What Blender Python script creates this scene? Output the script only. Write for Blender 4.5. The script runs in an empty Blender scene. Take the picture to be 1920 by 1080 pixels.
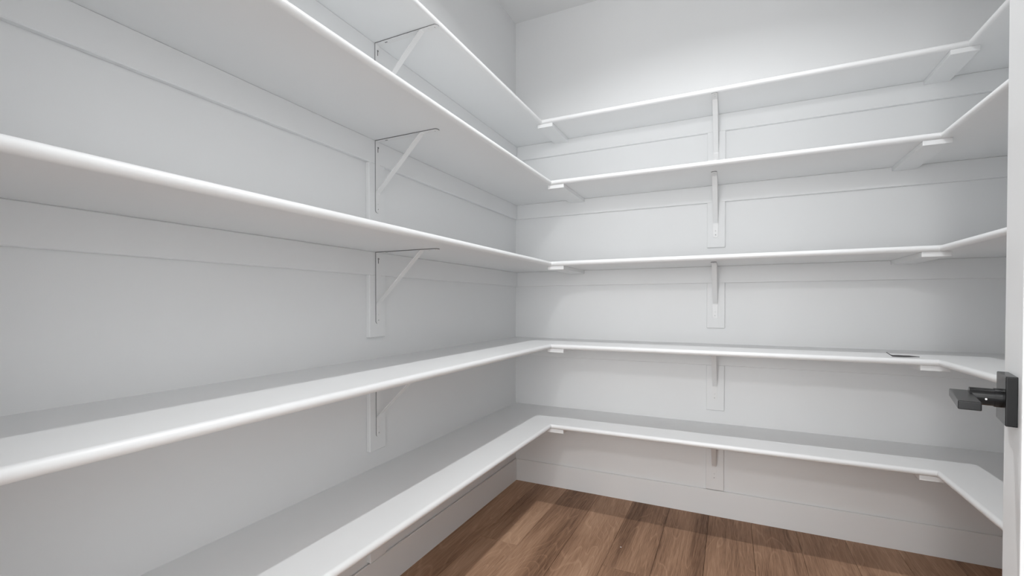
import bpy, bmesh, math, random
from mathutils import Vector, Matrix
random.seed(7)
PI = math.pi
S = bpy.context.scene
C = S.collection

# ------------------------------------------------------------------ camera
cd = bpy.data.cameras.new('camera'); cam = bpy.data.objects.new('camera', cd); C.objects.link(cam)
cd.sensor_fit = 'HORIZONTAL'; cd.sensor_width = 36.0
cd.lens = 856.15 * 36.0 / 1920.0
cd.shift_y = 39.7 / 1920.0
cd.clip_start = 0.02
cam.location = (1.257, -2.6807, 1.1411)
cam.rotation_euler = (PI / 2 - 0.0122, 0, 0.4463)
S.camera = cam

# ------------------------------------------------------------------ world, lamp, exposure
world = bpy.data.worlds.new('World'); S.world = world; world.use_nodes = True
WB = world.node_tree.nodes['Background']
WB.inputs[0].default_value = (0.992, 1.0, 1.005, 1); WB.inputs[1].default_value = 3.75
LAMP_POS = (1.13, -1.225, 2.936)
ld = bpy.data.lights.new('downlight_lamp', 'AREA'); ld.shape = 'DISK'; ld.size = 0.04
ld.energy = 18.5; ld.spread = math.radians(148); ld.color = (0.992, 1.0, 1.005)
# the lit room beyond the doorway: its ceiling lamp, plus an added fill panel
hd = bpy.data.lights.new('next_room_lamp', 'AREA'); hd.shape = 'DISK'; hd.size = 0.20; hd.energy = 16.0; hd.color = (0.992, 1.0, 1.005)
hl = bpy.data.objects.new('next_room_lamp', hd); C.objects.link(hl); hl.location = (0.98, -4.1, 2.5)
hl.rotation_euler = (Vector((1.1, 0, 1.0)) - hl.location).to_track_quat('-Z', 'Y').to_euler()
wd = bpy.data.lights.new('next_room_fill', 'AREA'); wd.shape = 'RECTANGLE'; wd.size = 0.8; wd.size_y = 1.2; wd.energy = 38.0; wd.color = (0.992, 1.0, 1.005)  # unseen soft fill, added to brighten the back wall, baseboard and under the shelves
wl = bpy.data.objects.new('next_room_fill', wd); C.objects.link(wl); wl.location = (1.0, -4.8, 1.5)
wl.rotation_euler = (PI / 2, 0, 0)
S.view_settings.view_transform = 'Standard'; S.view_settings.look = 'None'
S.view_settings.exposure = 0.0; S.view_settings.gamma = 1.0
S.view_settings.use_curve_mapping = False
S.cycles.max_bounces = 24; S.cycles.diffuse_bounces = 16; S.cycles.glossy_bounces = 6

# ------------------------------------------------------------------ measurements (metres)
W = 2.3885          # room width, left wall x=0
YB = 0.0            # back wall
YF = -2.585         # inner face of the front wall
H = 2.94
T = 0.0245          # shelf thickness
CT = 0.019          # cleat / backing board thickness
CH = 0.0897         # cleat height
SHELVES = [  # top z, depth left, back, right
    (2.1671, 0.305, 0.305, 0.3031),
    (1.7943, 0.400, 0.4064, 0.4141),
    (1.3650, 0.400, 0.4064, 0.4141),
    (0.9254, 0.400, 0.4064, 0.4141),
    (0.4980, 0.400, 0.4064, 0.4141)]
ORD = ['top', 'second', 'third', 'fourth', 'lowest']

# ------------------------------------------------------------------ materials
def mat(name):
    m = bpy.data.materials.new(name); m.use_nodes = True
    return m, m.node_tree, m.node_tree.nodes['Principled BSDF']

def paint(name, col, rough, spec=0.5, bump=0.0, scale=300.0, var=0.0):
    m, nt, b = mat(name)
    b.inputs['Base Color'].default_value = (*col, 1); b.inputs['Roughness'].default_value = rough
    b.inputs['Specular IOR Level'].default_value = spec
    tc = nt.nodes.new('ShaderNodeTexCoord')
    if var:
        n = nt.nodes.new('ShaderNodeTexNoise'); n.inputs['Scale'].default_value = 5.0; n.inputs['Detail'].default_value = 3
        nt.links.new(tc.outputs['Object'], n.inputs['Vector'])
        r = nt.nodes.new('ShaderNodeValToRGB')
        r.color_ramp.elements[0].position = 0.3; r.color_ramp.elements[1].position = 0.7
        r.color_ramp.elements[0].color = (*[c * (1 - var) for c in col], 1); r.color_ramp.elements[1].color = (*col, 1)
        nt.links.new(n.outputs['Fac'], r.inputs['Fac']); nt.links.new(r.outputs['Color'], b.inputs['Base Color'])
    if bump:
        n = nt.nodes.new('ShaderNodeTexNoise'); n.inputs['Scale'].default_value = scale; n.inputs['Detail'].default_value = 2
        nt.links.new(tc.outputs['Object'], n.inputs['Vector'])
        bp = nt.nodes.new('ShaderNodeBump'); bp.inputs['Strength'].default_value = bump; bp.inputs['Distance'].default_value = 0.001
        nt.links.new(n.outputs['Fac'], bp.inputs['Height']); nt.links.new(bp.outputs['Normal'], b.inputs['Normal'])
    return m

M_WALL = paint('wall_paint', (0.746, 0.752, 0.756), 0.62, 0.35, bump=0.05, scale=420, var=0.01)
M_CEIL = paint('ceiling_paint', (0.746, 0.752, 0.756), 0.8, 0.3, bump=0.05, scale=300)
M_TRIM = paint('trim_paint', (0.760, 0.768, 0.773), 0.38, 0.45, var=0.01)
M_SHELF = paint('shelf_paint', (0.760, 0.768, 0.773), 0.36, 0.45, var=0.012)
M_STEEL = paint('white_coated_steel', (0.74, 0.74, 0.74), 0.42, 0.5, var=0.01)
M_EDGE = paint('dark_bracket_edge', (0.16, 0.16, 0.16), 0.5, 0.4, var=0.05)  # darker grey for the sides and ends of the bracket arms
M_SCREW = paint('grey_screw', (0.30, 0.30, 0.30), 0.4, 0.5, var=0.05)
M_HOLE = paint('dark_hole', (0.06, 0.06, 0.06), 0.7, 0.2, var=0.05)
M_BLACK = paint('black_satin_metal', (0.008, 0.008, 0.0084), 0.24, 0.28, bump=0.02, scale=900, var=0.05)
M_CHROME = paint('bright_screw', (0.8, 0.8, 0.8), 0.15, 0.8, var=0.02)
M_CHROME.node_tree.nodes['Principled BSDF'].inputs['Metallic'].default_value = 1.0
M_DARKSTRIP = paint('dark_grey_plastic', (0.055, 0.055, 0.055), 0.5, 0.4, var=0.1)
M_SUB = paint('subfloor', (0.03, 0.02, 0.015), 0.9, 0.2, var=0.1)
M_PALE = paint('pale_floor', (0.13, 0.12, 0.115), 0.5, 0.4, var=0.1)
M_WHITEBIT = paint('white_crumb', (0.85, 0.85, 0.85), 0.5, 0.4, var=0.02)

def lens_mat():
    m, nt, b = mat('lamp_lens')
    b.inputs['Base Color'].default_value = (0.9, 0.9, 0.9, 1)
    b.inputs['Emission Color'].default_value = (1, 0.98, 0.95, 1); b.inputs['Emission Strength'].default_value = 3.0
    return m
M_LENS = lens_mat()

def wood():
    m, nt, b = mat('oak_plank')
    N, L = nt.nodes, nt.links
    tc = N.new('ShaderNodeTexCoord'); oi = N.new('ShaderNodeObjectInfo')
    off = N.new('ShaderNodeVectorMath'); off.operation = 'MULTIPLY_ADD'
    comb = N.new('ShaderNodeCombineXYZ')
    for i, k in enumerate((37.0, 91.0, 13.0)):
        mm = N.new('ShaderNodeMath'); mm.operation = 'MULTIPLY'; mm.inputs[1].default_value = k
        L.new(oi.outputs['Random'], mm.inputs[0]); L.new(mm.outputs[0], comb.inputs[i])
    add = N.new('ShaderNodeVectorMath'); add.operation = 'ADD'
    L.new(tc.outputs['Object'], add.inputs[0]); L.new(comb.outputs[0], add.inputs[1])
    def mapped(sc):
        mp = N.new('ShaderNodeMapping'); mp.inputs['Scale'].default_value = sc
        L.new(add.outputs[0], mp.inputs['Vector']); return mp.outputs[0]
    def noise(vec, scale, detail, rough=0.55, dist=0.0):
        n = N.new('ShaderNodeTexNoise'); n.inputs['Scale'].default_value = scale; n.inputs['Detail'].default_value = detail
        n.inputs['Roughness'].default_value = rough; n.inputs['Distortion'].default_value = dist
        L.new(vec, n.inputs['Vector']); return n.outputs['Fac']
    # cathedral rings: contour lines of a stretched smooth field
    field = noise(mapped((6.5, 0.9, 1.0)), 1.0, 2.0, 0.35, 0.5)
    mul = N.new('ShaderNodeMath'); mul.operation = 'MULTIPLY'; mul.inputs[1].default_value = 20.0; L.new(field, mul.inputs[0])
    fr = N.new('ShaderNodeMath'); fr.operation = 'FRACT'; L.new(mul.outputs[0], fr.inputs[0])
    ring = N.new('ShaderNodeValToRGB'); e = ring.color_ramp.elements
    e[0].position = 0.0; e[0].color = (0.55, 0.55, 0.55, 1); e[1].position = 1.0; e[1].color = (0.55, 0.55, 0.55, 1)
    a = e.new(0.10); a.color = (0.95, 0.95, 0.95, 1); a = e.new(0.22); a.color = (0.45, 0.45, 0.45, 1); a = e.new(0.75); a.color = (0.55, 0.55, 0.55, 1)
    L.new(fr.outputs[0], ring.inputs['Fac'])
    streak = noise(mapped((95.0, 1.8, 1.0)), 1.0, 5.0, 0.6)
    fine = noise(mapped((380.0, 12.0, 1.0)), 1.0, 4.0, 0.6)
    broad = noise(mapped((6.0, 0.9, 1.0)), 1.0, 3.0, 0.5, 0.6)
    def addm(x, k, y, c=0.0):
        n = N.new('ShaderNodeMath'); n.operation = 'MULTIPLY_ADD'; L.new(x, n.inputs[0]); n.inputs[1].default_value = k
        if y is None: n.inputs[2].default_value = c
        else: L.new(y, n.inputs[2])
        return n.outputs[0]
    s = addm(streak, 0.40, None, -0.40)
    s = addm(fine, 0.50, s)
    s = addm(broad, 0.80, s)
    s = addm(ring.outputs['Color'], 0.24, s)
    s = addm(oi.outputs['Random'], 0.20, s)
    ramp = N.new('ShaderNodeValToRGB'); e = ramp.color_ramp.elements
    e[0].position = 0.38; e[0].color = (0.120, 0.062, 0.036, 1)
    e[1].position = 1.12 if False else 1.0; e[1].color = (0.53, 0.347, 0.233, 1)
    a = e.new(0.66); a.color = (0.320, 0.190, 0.120, 1)
    L.new(s, ramp.inputs['Fac'])
    # knots
    v = N.new('ShaderNodeTexVoronoi'); v.inputs['Scale'].default_value = 1.0; v.inputs['Randomness'].default_value = 1.0
    L.new(mapped((4.2, 1.9, 0.01)), v.inputs['Vector'])
    kr = N.new('ShaderNodeValToRGB'); kr.color_ramp.elements[0].position = 0.03; kr.color_ramp.elements[0].color = (0.35, 0.30, 0.28, 1)
    kr.color_ramp.elements[1].position = 0.16; kr.color_ramp.elements[1].color = (1, 1, 1, 1)
    L.new(v.outputs['Distance'], kr.inputs['Fac'])
    mix = N.new('ShaderNodeMix'); mix.data_type = 'RGBA'; mix.blend_type = 'MULTIPLY'; mix.inputs[0].default_value = 0.8
    L.new(ramp.outputs['Color'], mix.inputs[6]); L.new(kr.outputs['Color'], mix.inputs[7])
    L.new(mix.outputs[2], b.inputs['Base Color'])
    b.inputs['Roughness'].default_value = 0.55; b.inputs['Specular IOR Level'].default_value = 0.2
    bp = N.new('ShaderNodeBump'); bp.inputs['Strength'].default_value = 0.25; bp.inputs['Distance'].default_value = 0.0006
    L.new(streak, bp.inputs['Height']); L.new(bp.outputs['Normal'], b.inputs['Normal'])
    return m
M_WOOD = wood()

# ------------------------------------------------------------------ helpers
def link(name, me, m, parent=None):
    o = bpy.data.objects.new(name, me); C.objects.link(o)
    if m is not None and not me.materials: me.materials.append(m)
    if parent: o.parent = parent
    return o

def from_bm(name, bm, m, parent=None, bevel=0.0, segs=2, smooth=False):
    if bevel: bmesh.ops.bevel(bm, geom=list(bm.edges), offset=bevel, segments=segs, profile=0.5, affect='EDGES')
    bmesh.ops.recalc_face_normals(bm, faces=bm.faces)
    me = bpy.data.meshes.new(name); bm.to_mesh(me); bm.free()
    if smooth:
        for p in me.polygons: p.use_smooth = True
    return link(name, me, m, parent)

def add_box(bm, lo, hi):
    x0, y0, z0 = lo; x1, y1, z1 = hi
    v = [bm.verts.new(c) for c in ((x0,y0,z0),(x1,y0,z0),(x1,y1,z0),(x0,y1,z0),(x0,y0,z1),(x1,y0,z1),(x1,y1,z1),(x0,y1,z1))]
    for f in ((0,3,2,1),(4,5,6,7),(0,1,5,4),(1,2,6,5),(2,3,7,6),(3,0,4,7)): bm.faces.new([v[i] for i in f])

def box(name, lo, hi, m, parent=None, bevel=0.0, segs=2):
    bm = bmesh.new(); add_box(bm, lo, hi)
    return from_bm(name, bm, m, parent, bevel, segs)

def struct(o): o['kind'] = 'structure'; return o

def tag(o, label, cat, group=None):
    o['label'] = label; o['category'] = cat
    if group: o['group'] = group
    return o

def empty(name, loc=(0, 0, 0), rotz=0.0):
    o = bpy.data.objects.new(name, None); C.objects.link(o); o.location = loc; o.rotation_euler = (0, 0, rotz)
    o.empty_display_size = 0.05
    return o

def add_cyl(bm, p0, p1, r, n=20, r1=None):
    p0 = Vector(p0); p1 = Vector(p1); d = (p1 - p0).normalized()
    a = d.orthogonal().normalized(); b = d.cross(a); r1 = r if r1 is None else r1
    A = [bm.verts.new(p0 + r * (math.cos(2*PI*i/n) * a + math.sin(2*PI*i/n) * b)) for i in range(n)]
    B = [bm.verts.new(p1 + r1 * (math.cos(2*PI*i/n) * a + math.sin(2*PI*i/n) * b)) for i in range(n)]
    for i in range(n): bm.faces.new((A[i], A[(i+1) % n], B[(i+1) % n], B[i]))
    bm.faces.new(A[::-1]); bm.faces.new(B)

def lathe(bm, prof, centre, axis_z=1.0, n=40):
    cx, cy, cz = centre; rings = []
    for r, z in prof:
        rings.append([bm.verts.new((cx + r*math.cos(2*PI*i/n), cy + r*math.sin(2*PI*i/n), cz + z*axis_z)) for i in range(n)])
    for a, b in zip(rings, rings[1:]):
        for i in range(n): bm.faces.new((a[i], a[(i+1) % n], b[(i+1) % n], b[i]))
    return rings

# ------------------------------------------------------------------ room shell
WT = 0.115
DX0, DX1, DH = 0.625, 1.446, 2.45       # doorway
struct(box('wall_left', (-WT, YF - WT, -0.05), (0, WT, H), M_WALL))
struct(box('wall_back', (0, 0, -0.05), (W, WT, H), M_WALL))
struct(box('wall_right', (W, YF - WT, -0.05), (W + WT, WT, H), M_WALL))
bm = bmesh.new()
add_box(bm, (0, YF - WT, -0.05), (DX0, YF, H)); add_box(bm, (DX1, YF - WT, -0.05), (W, YF, H)); add_box(bm, (DX0, YF - WT, DH), (DX1, YF, H))
struct(from_bm('wall_front', bm, M_WALL))
struct(box('ceiling', (-WT, YF - WT, H), (W + WT, WT, H + 0.1), M_CEIL))

# floor: subfloor with every plank a part
FY0 = YF - 0.06
floor = struct(box('floor', (-WT, FY0, -0.06), (W + WT, 0.0, -0.0125), M_SUB))
struct(box('floor_next_room', (-1.6, -5.4, -0.06), (4.0, FY0, -0.001), M_PALE))
PW = 0.2006; SEAM0 = 0.3557
joints = {0: -0.735, 3: -0.725}          # rows with a butt joint in view (row 0 starts at SEAM0 - PW)
row = -2
while True:
    x0 = SEAM0 + (row - 1) * PW
    if x0 > W: break
    xa, xb = max(x0, 0.0), min(x0 + PW, W)
    if xb - xa > 0.01:
        j = joints.get(row)
        y = 0.0
        first = -j if j else random.choice((1.35, 1.62, 1.5))
        while y > FY0:
            ln = first if y == 0.0 else 1.82
            y1 = max(y - ln, FY0)
            bm = bmesh.new(); g = 0.0006
            ox, oy = (xa + xb) / 2, (y + y1) / 2
            add_box(bm, (xa + g - ox, y1 + g - oy, -0.0125), (xb - g - ox, y - g - oy, 0.0))
            top = [e for e in bm.edges if all(v.co.z > -0.001 for v in e.verts)]
            bmesh.ops.bevel(bm, geom=top, offset=0.0010, segments=1, affect='EDGES')
            o = from_bm('plank', bm, M_WOOD, floor); o.location = (ox, oy, 0)
            y = y1
    row += 1

# baseboards with eased top edge
BH, BT = 0.1381, 0.0125
def profile_run(name, prof, p0, p1, inward, m, parent=None):
    """extrude a (depth, z) outline from p0 to p1 (xy); inward = unit xy vector for depth"""
    bm = bmesh.new(); R = []
    for p in (p0, p1):
        R.append([bm.verts.new((p[0] + inward[0]*d, p[1] + inward[1]*d, z)) for d, z in prof])
    n = len(prof)
    for i in range(n): bm.faces.new((R[0][i], R[0][(i+1) % n], R[1][(i+1) % n], R[1][i]))
    bm.faces.new(R[0]); bm.faces.new(R[1][::-1])
    return from_bm(name, bm, m, parent)
bp = [(0, 0), (BT, 0), (BT, BH - 0.002), (BT - 0.0015, BH), (0.0045, BH - 0.0003), (0.0045, BH - 0.014), (0, BH - 0.014)]
struct(profile_run('baseboard_back', bp, (BT, 0), (W - BT, 0), (0, -1), M_TRIM))
struct(profile_run('baseboard_left', bp, (0, YF), (0, 0), (1, 0), M_TRIM))
struct(profile_run('baseboard_right', bp, (W, YF), (W, 0), (-1, 0), M_TRIM))
struct(profile_run('baseboard_front', bp, (BT, YF), (DX0 - 0.07, YF), (0, 1), M_TRIM))

# door frame: jambs and head (trim of the opening the camera stands in)
JT = 0.018
bm = bmesh.new()
add_box(bm, (DX0, YF - WT - 0.004, 0.0), (DX0 + JT, YF + 0.004, DH)); add_box(bm, (DX1 - JT + 0.014, YF - WT - 0.004, 0.0), (DX1 + 0.004, YF - 0.02, DH))
add_box(bm, (DX0 + JT, YF - WT - 0.004, DH - JT), (DX1 - JT + 0.014, YF + 0.004, DH))
struct(from_bm('trim_1', bm, M_TRIM))
bm = bmesh.new()
add_box(bm, (DX0 - 0.07, YF, 0.0), (DX0 + 0.004, YF + 0.015, DH + 0.07)); add_box(bm, (DX0 + 0.004, YF, DH - 0.004), (DX1 + 0.07, YF + 0.015, DH + 0.07))
struct(from_bm('trim_2', bm, M_TRIM))

# ------------------------------------------------------------------ ceiling downlight (above the frame)
lt = tag(empty('ceiling_light', (LAMP_POS[0], LAMP_POS[1], H)), 'small round white recessed ceiling downlight above the middle of the pantry', 'ceiling light')
bm = bmesh.new(); lathe(bm, [(0.040, 0.0), (0.040, -0.003), (0.046, -0.005), (0.060, -0.004), (0.064, 0.0)], (0, 0, 0))
from_bm('trim_ring', bm, M_TRIM, lt, smooth=True)
bm = bmesh.new(); rg = lathe(bm, [(0.041, -0.0005), (0.040, -0.0012)], (0, 0, 0)); bm.faces.new(rg[-1])
from_bm('lens', bm, M_LENS, lt)
lo = bpy.data.objects.new('downlight_lamp', ld); C.objects.link(lo); lo.location = (0, 0, LAMP_POS[2] - H); lo.parent = lt

# ------------------------------------------------------------------ shelves
def board_profile(d, z):
    r = T / 2; n = 26
    pts = [(0.0, z)]
    pts += [(d - r + r*math.cos(PI/2 - PI*i/n), z - r + r*math.sin(PI/2 - PI*i/n)) for i in range(n + 1)]
    pts += [(0.0, z - T)]
    return pts

def mitred(name, prof, start, end, m, parent):
    """start/end map depth u,z to the xyz of the two ends"""
    bm = bmesh.new()
    A = [bm.verts.new(start(u, z)) for u, z in prof]; B = [bm.verts.new(end(u, z)) for u, z in prof]
    n = len(prof)
    for i in range(n): bm.faces.new((A[i], A[(i+1) % n], B[(i+1) % n], B[i]))
    bm.faces.new(A[::-1]); bm.faces.new(B)
    return from_bm(name, bm, m, parent)

POST_L, POST_B, PWID, PLEN = -1.3035, 1.1857, 0.0885, 0.330
shelf_labels = [
    'topmost white U-shaped wall shelf, shallower than the four shelves under it',
    'white U-shaped wall shelf directly under the shallow topmost shelf',
    'middle one of the five white U-shaped wall shelves',
    'white U-shaped wall shelf carrying a small dark bent strip',
    'lowest white U-shaped wall shelf, just above the baseboard']
for i, (z, dl, db, dr) in enumerate(SHELVES):
    sh = tag(empty('wall_shelf', (0, 0, 0)), shelf_labels[i], 'shelf', 'white shelves running round the pantry walls')
    sh.location = (0, 0, z - T)
    zz = z; loc = Vector((0, 0, z - T))
    def rel(f): return lambda u, v: tuple(Vector(f(u, v)) - loc)
    mitred('shelf_board', board_profile(dl, z), rel(lambda u, v: (u, YF, v)), rel(lambda u, v: (u, -u*db/dl, v)), M_SHELF, sh)
    mitred('shelf_board', board_profile(db, z), rel(lambda u, v: (u*dl/db, -u, v)), rel(lambda u, v: (W - u*dr/db, -u, v)), M_SHELF, sh)
    mitred('shelf_board', board_profile(dr, z), rel(lambda u, v: (W - u, YF, v)), rel(lambda u, v: (W - u, -u*db/dr, v)), M_SHELF, sh)
    # cleats under the boards
    box('cleat', (0, YF, -CH), (CT, 0, 0), M_WALL, sh, 0.0024, 1)
    box('cleat', (CT, -CT, -CH), (W - CT, 0, 0), M_WALL, sh, 0.0024, 1)
    box('cleat', (W - CT, YF, -CH), (W, 0, 0), M_WALL, sh, 0.0024, 1)
    # backing boards behind the brackets
    box('backing_board', (0, POST_L - PWID/2, -PLEN), (CT, POST_L + PWID/2, -CH + 0.0008), M_WALL, sh, 0.0024, 1)
    box('backing_board', (POST_B - PWID/2, -CT, -PLEN), (POST_B + PWID/2, 0, -CH + 0.0008), M_WALL, sh, 0.0024, 1)
    # flat boards that carry the corner joints
    fl = db - 0.008
    cw = 0.0885
    xl = dl + 0.021; xr = W - dr - 0.006
    if i == 0: xl = dl + 0.014
    box('corner_support', (xl - cw/2, -fl, -0.0195), (xl + cw/2, -CT, 0), M_SHELF, sh, 0.001)
    box('corner_support', (xr - cw/2, -fl, -0.0195), (xr + cw/2, -CT, 0), M_SHELF, sh, 0.001)

# ------------------------------------------------------------------ brackets
def ribbon(name, path, width, th, m, m_edge, parent, r0, r1, normal_side=1):
    """flat strip along an xz path, th thick on the normal side, rounded ends; sides get the edge material"""
    pts = [Vector((p[0], 0, p[1])) for p in path]
    seg = [(pts[k+1] - pts[k]).length for k in range(len(pts) - 1)]
    cum = [0.0]
    for s in seg: cum.append(cum[-1] + s)
    tot = cum[-1]; st = {}
    for c in cum: st[c] = width/2
    n = 8
    for R, at in ((r0, 0), (r1, 1)):
        if R <= 0: continue
        for k in range(n + 1):
            a = PI/2 * k / n
            s = R - R*math.cos(a); w = width/2 - R + R*math.sin(a)
            st[s if at == 0 else tot - s] = w
    keys = sorted(st)
    bm = bmesh.new(); rows = []
    for s in keys:
        w = max(st[s], 0.0004)
        k = 0
        while k < len(seg) - 1 and s > cum[k+1] + 1e-9: k += 1
        d = (pts[k+1] - pts[k]).normalized()
        pos = pts[k] + d * (s - cum[k])
        nn = Vector((-d.z, 0, d.x)) * normal_side
        if k < len(seg) - 1 and abs(s - cum[k+1]) < 1e-9:
            d2 = (pts[k+2] - pts[k+1]).normalized(); n2 = Vector((-d2.z, 0, d2.x)) * normal_side
            b = (nn + n2).normalized(); nn = b / max(0.3, b.dot(n2))
        q = pos + nn * th
        rows.append([bm.verts.new((pos.x, -w, pos.z)), bm.verts.new((pos.x, w, pos.z)), bm.verts.new((q.x, w, q.z)), bm.verts.new((q.x, -w, q.z))])
    side = []
    for a, b in zip(rows, rows[1:]):
        for j in range(4):
            f = bm.faces.new((a[j], a[(j+1) % 4], b[(j+1) % 4], b[j]))
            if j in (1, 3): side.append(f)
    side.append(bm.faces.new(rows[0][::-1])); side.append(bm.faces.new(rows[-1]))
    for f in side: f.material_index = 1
    bmesh.ops.recalc_face_normals(bm, faces=bm.faces)
    me = bpy.data.meshes.new(name); bm.to_mesh(me); bm.free()
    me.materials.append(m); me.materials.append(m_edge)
    return link(name, me, None, parent)

def make_bracket():
    """origin where the backing board meets the shelf; local +x points away from the wall"""
    t = empty('shelf_bracket')
    bw = 0.0255; th = 0.0028
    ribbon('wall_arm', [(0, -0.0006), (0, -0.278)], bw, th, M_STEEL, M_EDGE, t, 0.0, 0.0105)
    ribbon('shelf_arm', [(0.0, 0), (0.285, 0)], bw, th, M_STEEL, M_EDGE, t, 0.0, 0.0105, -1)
    e = th - 0.0002
    ribbon('brace', [(0.254, -e), (0.218, -e), (0.212, -e - 0.002), (e + 0.002, -0.200), (e, -0.207), (e, -0.252)], 0.0225, 0.0022, M_STEEL, M_STEEL, t, 0.008, 0.008, -1)
    # screws, rivets and the keyhole slot
    def disc(name, c, ax, r, h, m, cone=None):
        bm = bmesh.new(); c = Vector(c); a = Vector(ax)
        add_cyl(bm, c - a*0.0004, c + a*h, r, 16, cone); return from_bm(name, bm, m, t)
    X = (1, 0, 0); D = (0, 0, -1)
    s = disc('screw', (th, 0, -0.2635), X, 0.0042, 0.0014, M_STEEL, 0.0036)
    bm = bmesh.new(); add_cyl(bm, (th + 0.0012, 0, -0.2635), (th + 0.0016, 0, -0.2635), 0.0017, 8); from_bm('screw_recess', bm, M_HOLE, s)
    disc('rivet', (e + 0.0022, 0, -0.2425), X, 0.0032, 0.0010, M_STEEL, 0.0022)
    s = disc('screw', (0.2705, 0, -th), D, 0.0042, 0.0014, M_STEEL, 0.0036)
    bm = bmesh.new(); add_cyl(bm, (0.2705, 0, -th - 0.0012), (0.2705, 0, -th - 0.0016), 0.0017, 8); from_bm('screw_recess', bm, M_HOLE, s)
    disc('rivet', (0.243, 0, -e - 0.0022), D, 0.0032, 0.0010, M_STEEL, 0.0022)
    s = disc('screw', (th, 0.001, -0.026), X, 0.0042, 0.0016, M_SCREW, 0.0036)
    bm = bmesh.new(); add_cyl(bm, (th + 0.0014, 0.001, -0.026), (th + 0.0018, 0.001, -0.026), 0.0017, 8); from_bm('screw_recess', bm, M_HOLE, s)
    bm = bmesh.new(); add_box(bm, (th - 0.0003, -0.0009, -0.044), (th + 0.0003, 0.0021, -0.029)); from_bm('keyhole_slot', bm, M_HOLE, t)
    bm = bmesh.new(); add_box(bm, (0.040, -0.0022, -th - 0.0003), (0.052, 0.0012, -th + 0.0003)); from_bm('slot', bm, M_HOLE, t)
    return t

def copy_tree(o, parent=None):
    c = o.copy(); C.objects.link(c); c.parent = parent
    for ch in list(o.children): copy_tree(ch, c)
    return c

proto = make_bracket(); used = False
places = ['under the shallow topmost shelf', 'under the second shelf down', 'under the third shelf down', 'under the fourth shelf down', 'under the lowest shelf']
for side in ('left', 'back'):
    for i, (z, dl, db, dr) in enumerate(SHELVES):
        o = proto if not used else copy_tree(proto)
        used = True
        if side == 'left':
            o.location = (CT, POST_L + 0.0005, z - T); o.rotation_euler = (0, 0, 0)
            lab = f'white steel bracket {places[i]} on the long wall opposite the door'
        else:
            o.location = (1.1830, -CT, z - T); o.rotation_euler = (0, 0, -PI/2)
            lab = f'white steel bracket {places[i]} on the end wall facing the doorway'
        tag(o, lab, 'bracket', 'triangular steel shelf brackets')

# ------------------------------------------------------------------ door, opened into the pantry
AX = Vector((0.2383, 0.9709, 0)).normalized()          # along the door towards its free edge
NX = Vector((-AX.y, AX.x, 0))                          # out of the visible face
EDGE = Vector((1.6124, -1.7855, 0))                    # free edge, visible face
DW, DT, DHT = 0.813, 0.035, 2.42
door = struct(empty('door_1', EDGE - AX*DW))
door.matrix_world = Matrix(((AX.x, NX.x, 0, EDGE.x - AX.x*DW), (AX.y, NX.y, 0, EDGE.y - AX.y*DW), (0, 0, 1, 0.012), (0, 0, 0, 1)))
door['label'] = 'open white panelled door with black lever handle'
ST = 0.1095
box('stile', (DW - ST, -DT, 0), (DW, 0, DHT), M_TRIM, door, 0.0015)
box('stile', (0.0, -DT, 0), (ST, 0, DHT), M_TRIM, door, 0.0015)
for z0, z1 in ((0.0, 0.24), (DHT - 0.115, DHT)):
    box('rail', (ST - 0.001, -DT + 0.0003, z0), (DW - ST + 0.001, -0.0003, z1), M_TRIM, door)
box('panel', (ST - 0.004, -DT + 0.010, 0.236), (DW - ST + 0.004, -0.010, DHT - 0.111), M_TRIM, door)
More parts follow.
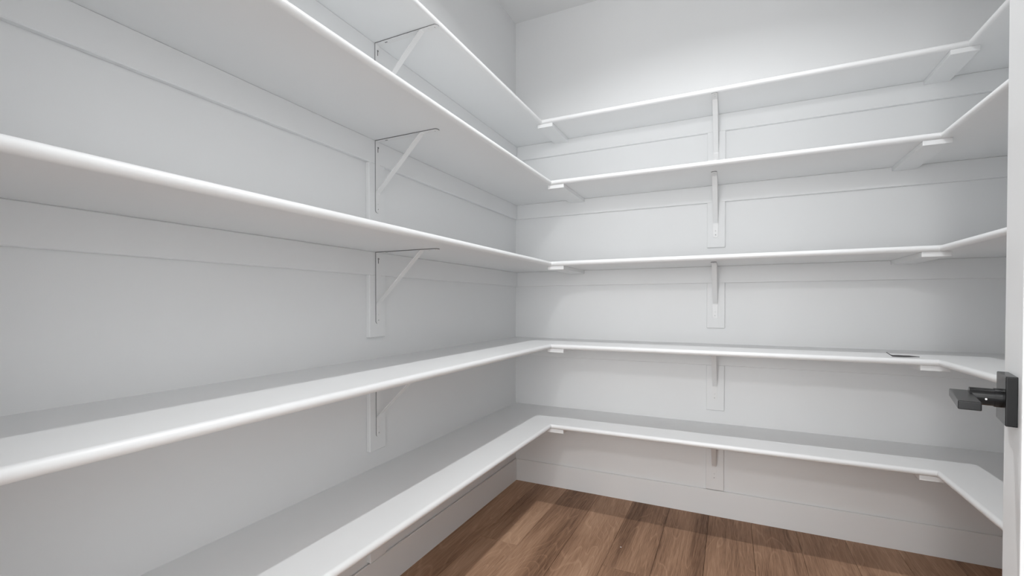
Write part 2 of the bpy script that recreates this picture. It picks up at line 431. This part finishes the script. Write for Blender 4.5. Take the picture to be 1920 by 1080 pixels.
# lever handle
HZ = 1.0135 - 0.012
hs = DW - 0.0889 + 0.0325            # rose centre along the door
RS, RT = 0.065, 0.0112
hnd = empty('handle'); hnd.parent = door; hnd.location = (hs, 0, HZ)
hnd['label'] = 'black satin lever handle on square rose'
box('rose', (-RS/2, -0.001, -RS/2), (RS/2, RT, RS/2), M_BLACK, hnd, 0.0014, 3)
bm = bmesh.new(); add_cyl(bm, (-0.003, RT - 0.001, 0), (-0.003, RT + 0.007, 0), 0.0128, 40); from_bm('collar', bm, M_BLACK, hnd, 0.0005, 1)
bm = bmesh.new(); add_cyl(bm, (-0.003, RT + 0.006, 0), (-0.003, RT + 0.031, 0), 0.0117, 40); from_bm('neck', bm, M_BLACK, hnd, 0.0004, 1)
box('lever', (-0.0960, RT + 0.0285, -0.0054), (0.0105, RT + 0.0500, 0.0054), M_BLACK, hnd, 0.0012, 3)
bm = bmesh.new(); add_cyl(bm, (-0.0142, RT + 0.0155, -0.0015), (-0.0152, RT + 0.0155, -0.0015), 0.0012, 12); from_bm('set_screw', bm, M_CHROME, hnd)

# ------------------------------------------------------------------ small dark bent strip on the fourth shelf
def strip():
    z = SHELVES[3][0]
    o = empty('bent_strip', (1.868, -0.345, z))
    tag(o, 'small dark grey bent strip lying on the fourth shelf down', 'strip')
    # centre line (along local x) and half widths; upturned tab at one end, pointed tail at the other
    pts = [(-0.036, 0.0150, 0.0026), (-0.029, 0.0098, 0.0028), (-0.022, 0.0046, 0.0032), (-0.016, 0.0006, 0.0058), (0.0, 0.0004, 0.0070),
           (0.018, 0.0010, 0.0066), (0.034, 0.0022, 0.0062), (0.050, 0.0036, 0.0036), (0.066, 0.0042, 0.0022)]
    bm = bmesh.new(); rows = []
    for x, h, w in pts:
        q = 0.5 * w + 0.0012
        rows.append([bm.verts.new((x, -q, h)), bm.verts.new((x, -q + 0.0016, h)), bm.verts.new((x, q, h + w)), bm.verts.new((x, q - 0.0016, h + w))])
    for a, b in zip(rows, rows[1:]):
        for j in range(4): bm.faces.new((a[j], a[(j+1) % 4], b[(j+1) % 4], b[j]))
    bm.faces.new(rows[0][::-1]); bm.faces.new(rows[-1])
    body = from_bm('strip_body', bm, M_DARKSTRIP, o)
    o.rotation_euler = (0, 0, -0.30)
    return o
strip()

# white crumb on the floorboards
bm = bmesh.new(); bmesh.ops.create_icosphere(bm, subdivisions=1, radius=0.003)
for v in bm.verts: v.co = Vector((v.co.x * 1.2, v.co.y * 0.9, v.co.z * 0.5 + 0.0012)) * (0.85 + 0.3 * random.random())
o = from_bm('crumb', bm, M_WHITEBIT); o.location = (0.80, -0.545, 0.0)
tag(o, 'tiny white crumb lying on the brown floorboards', 'crumb')
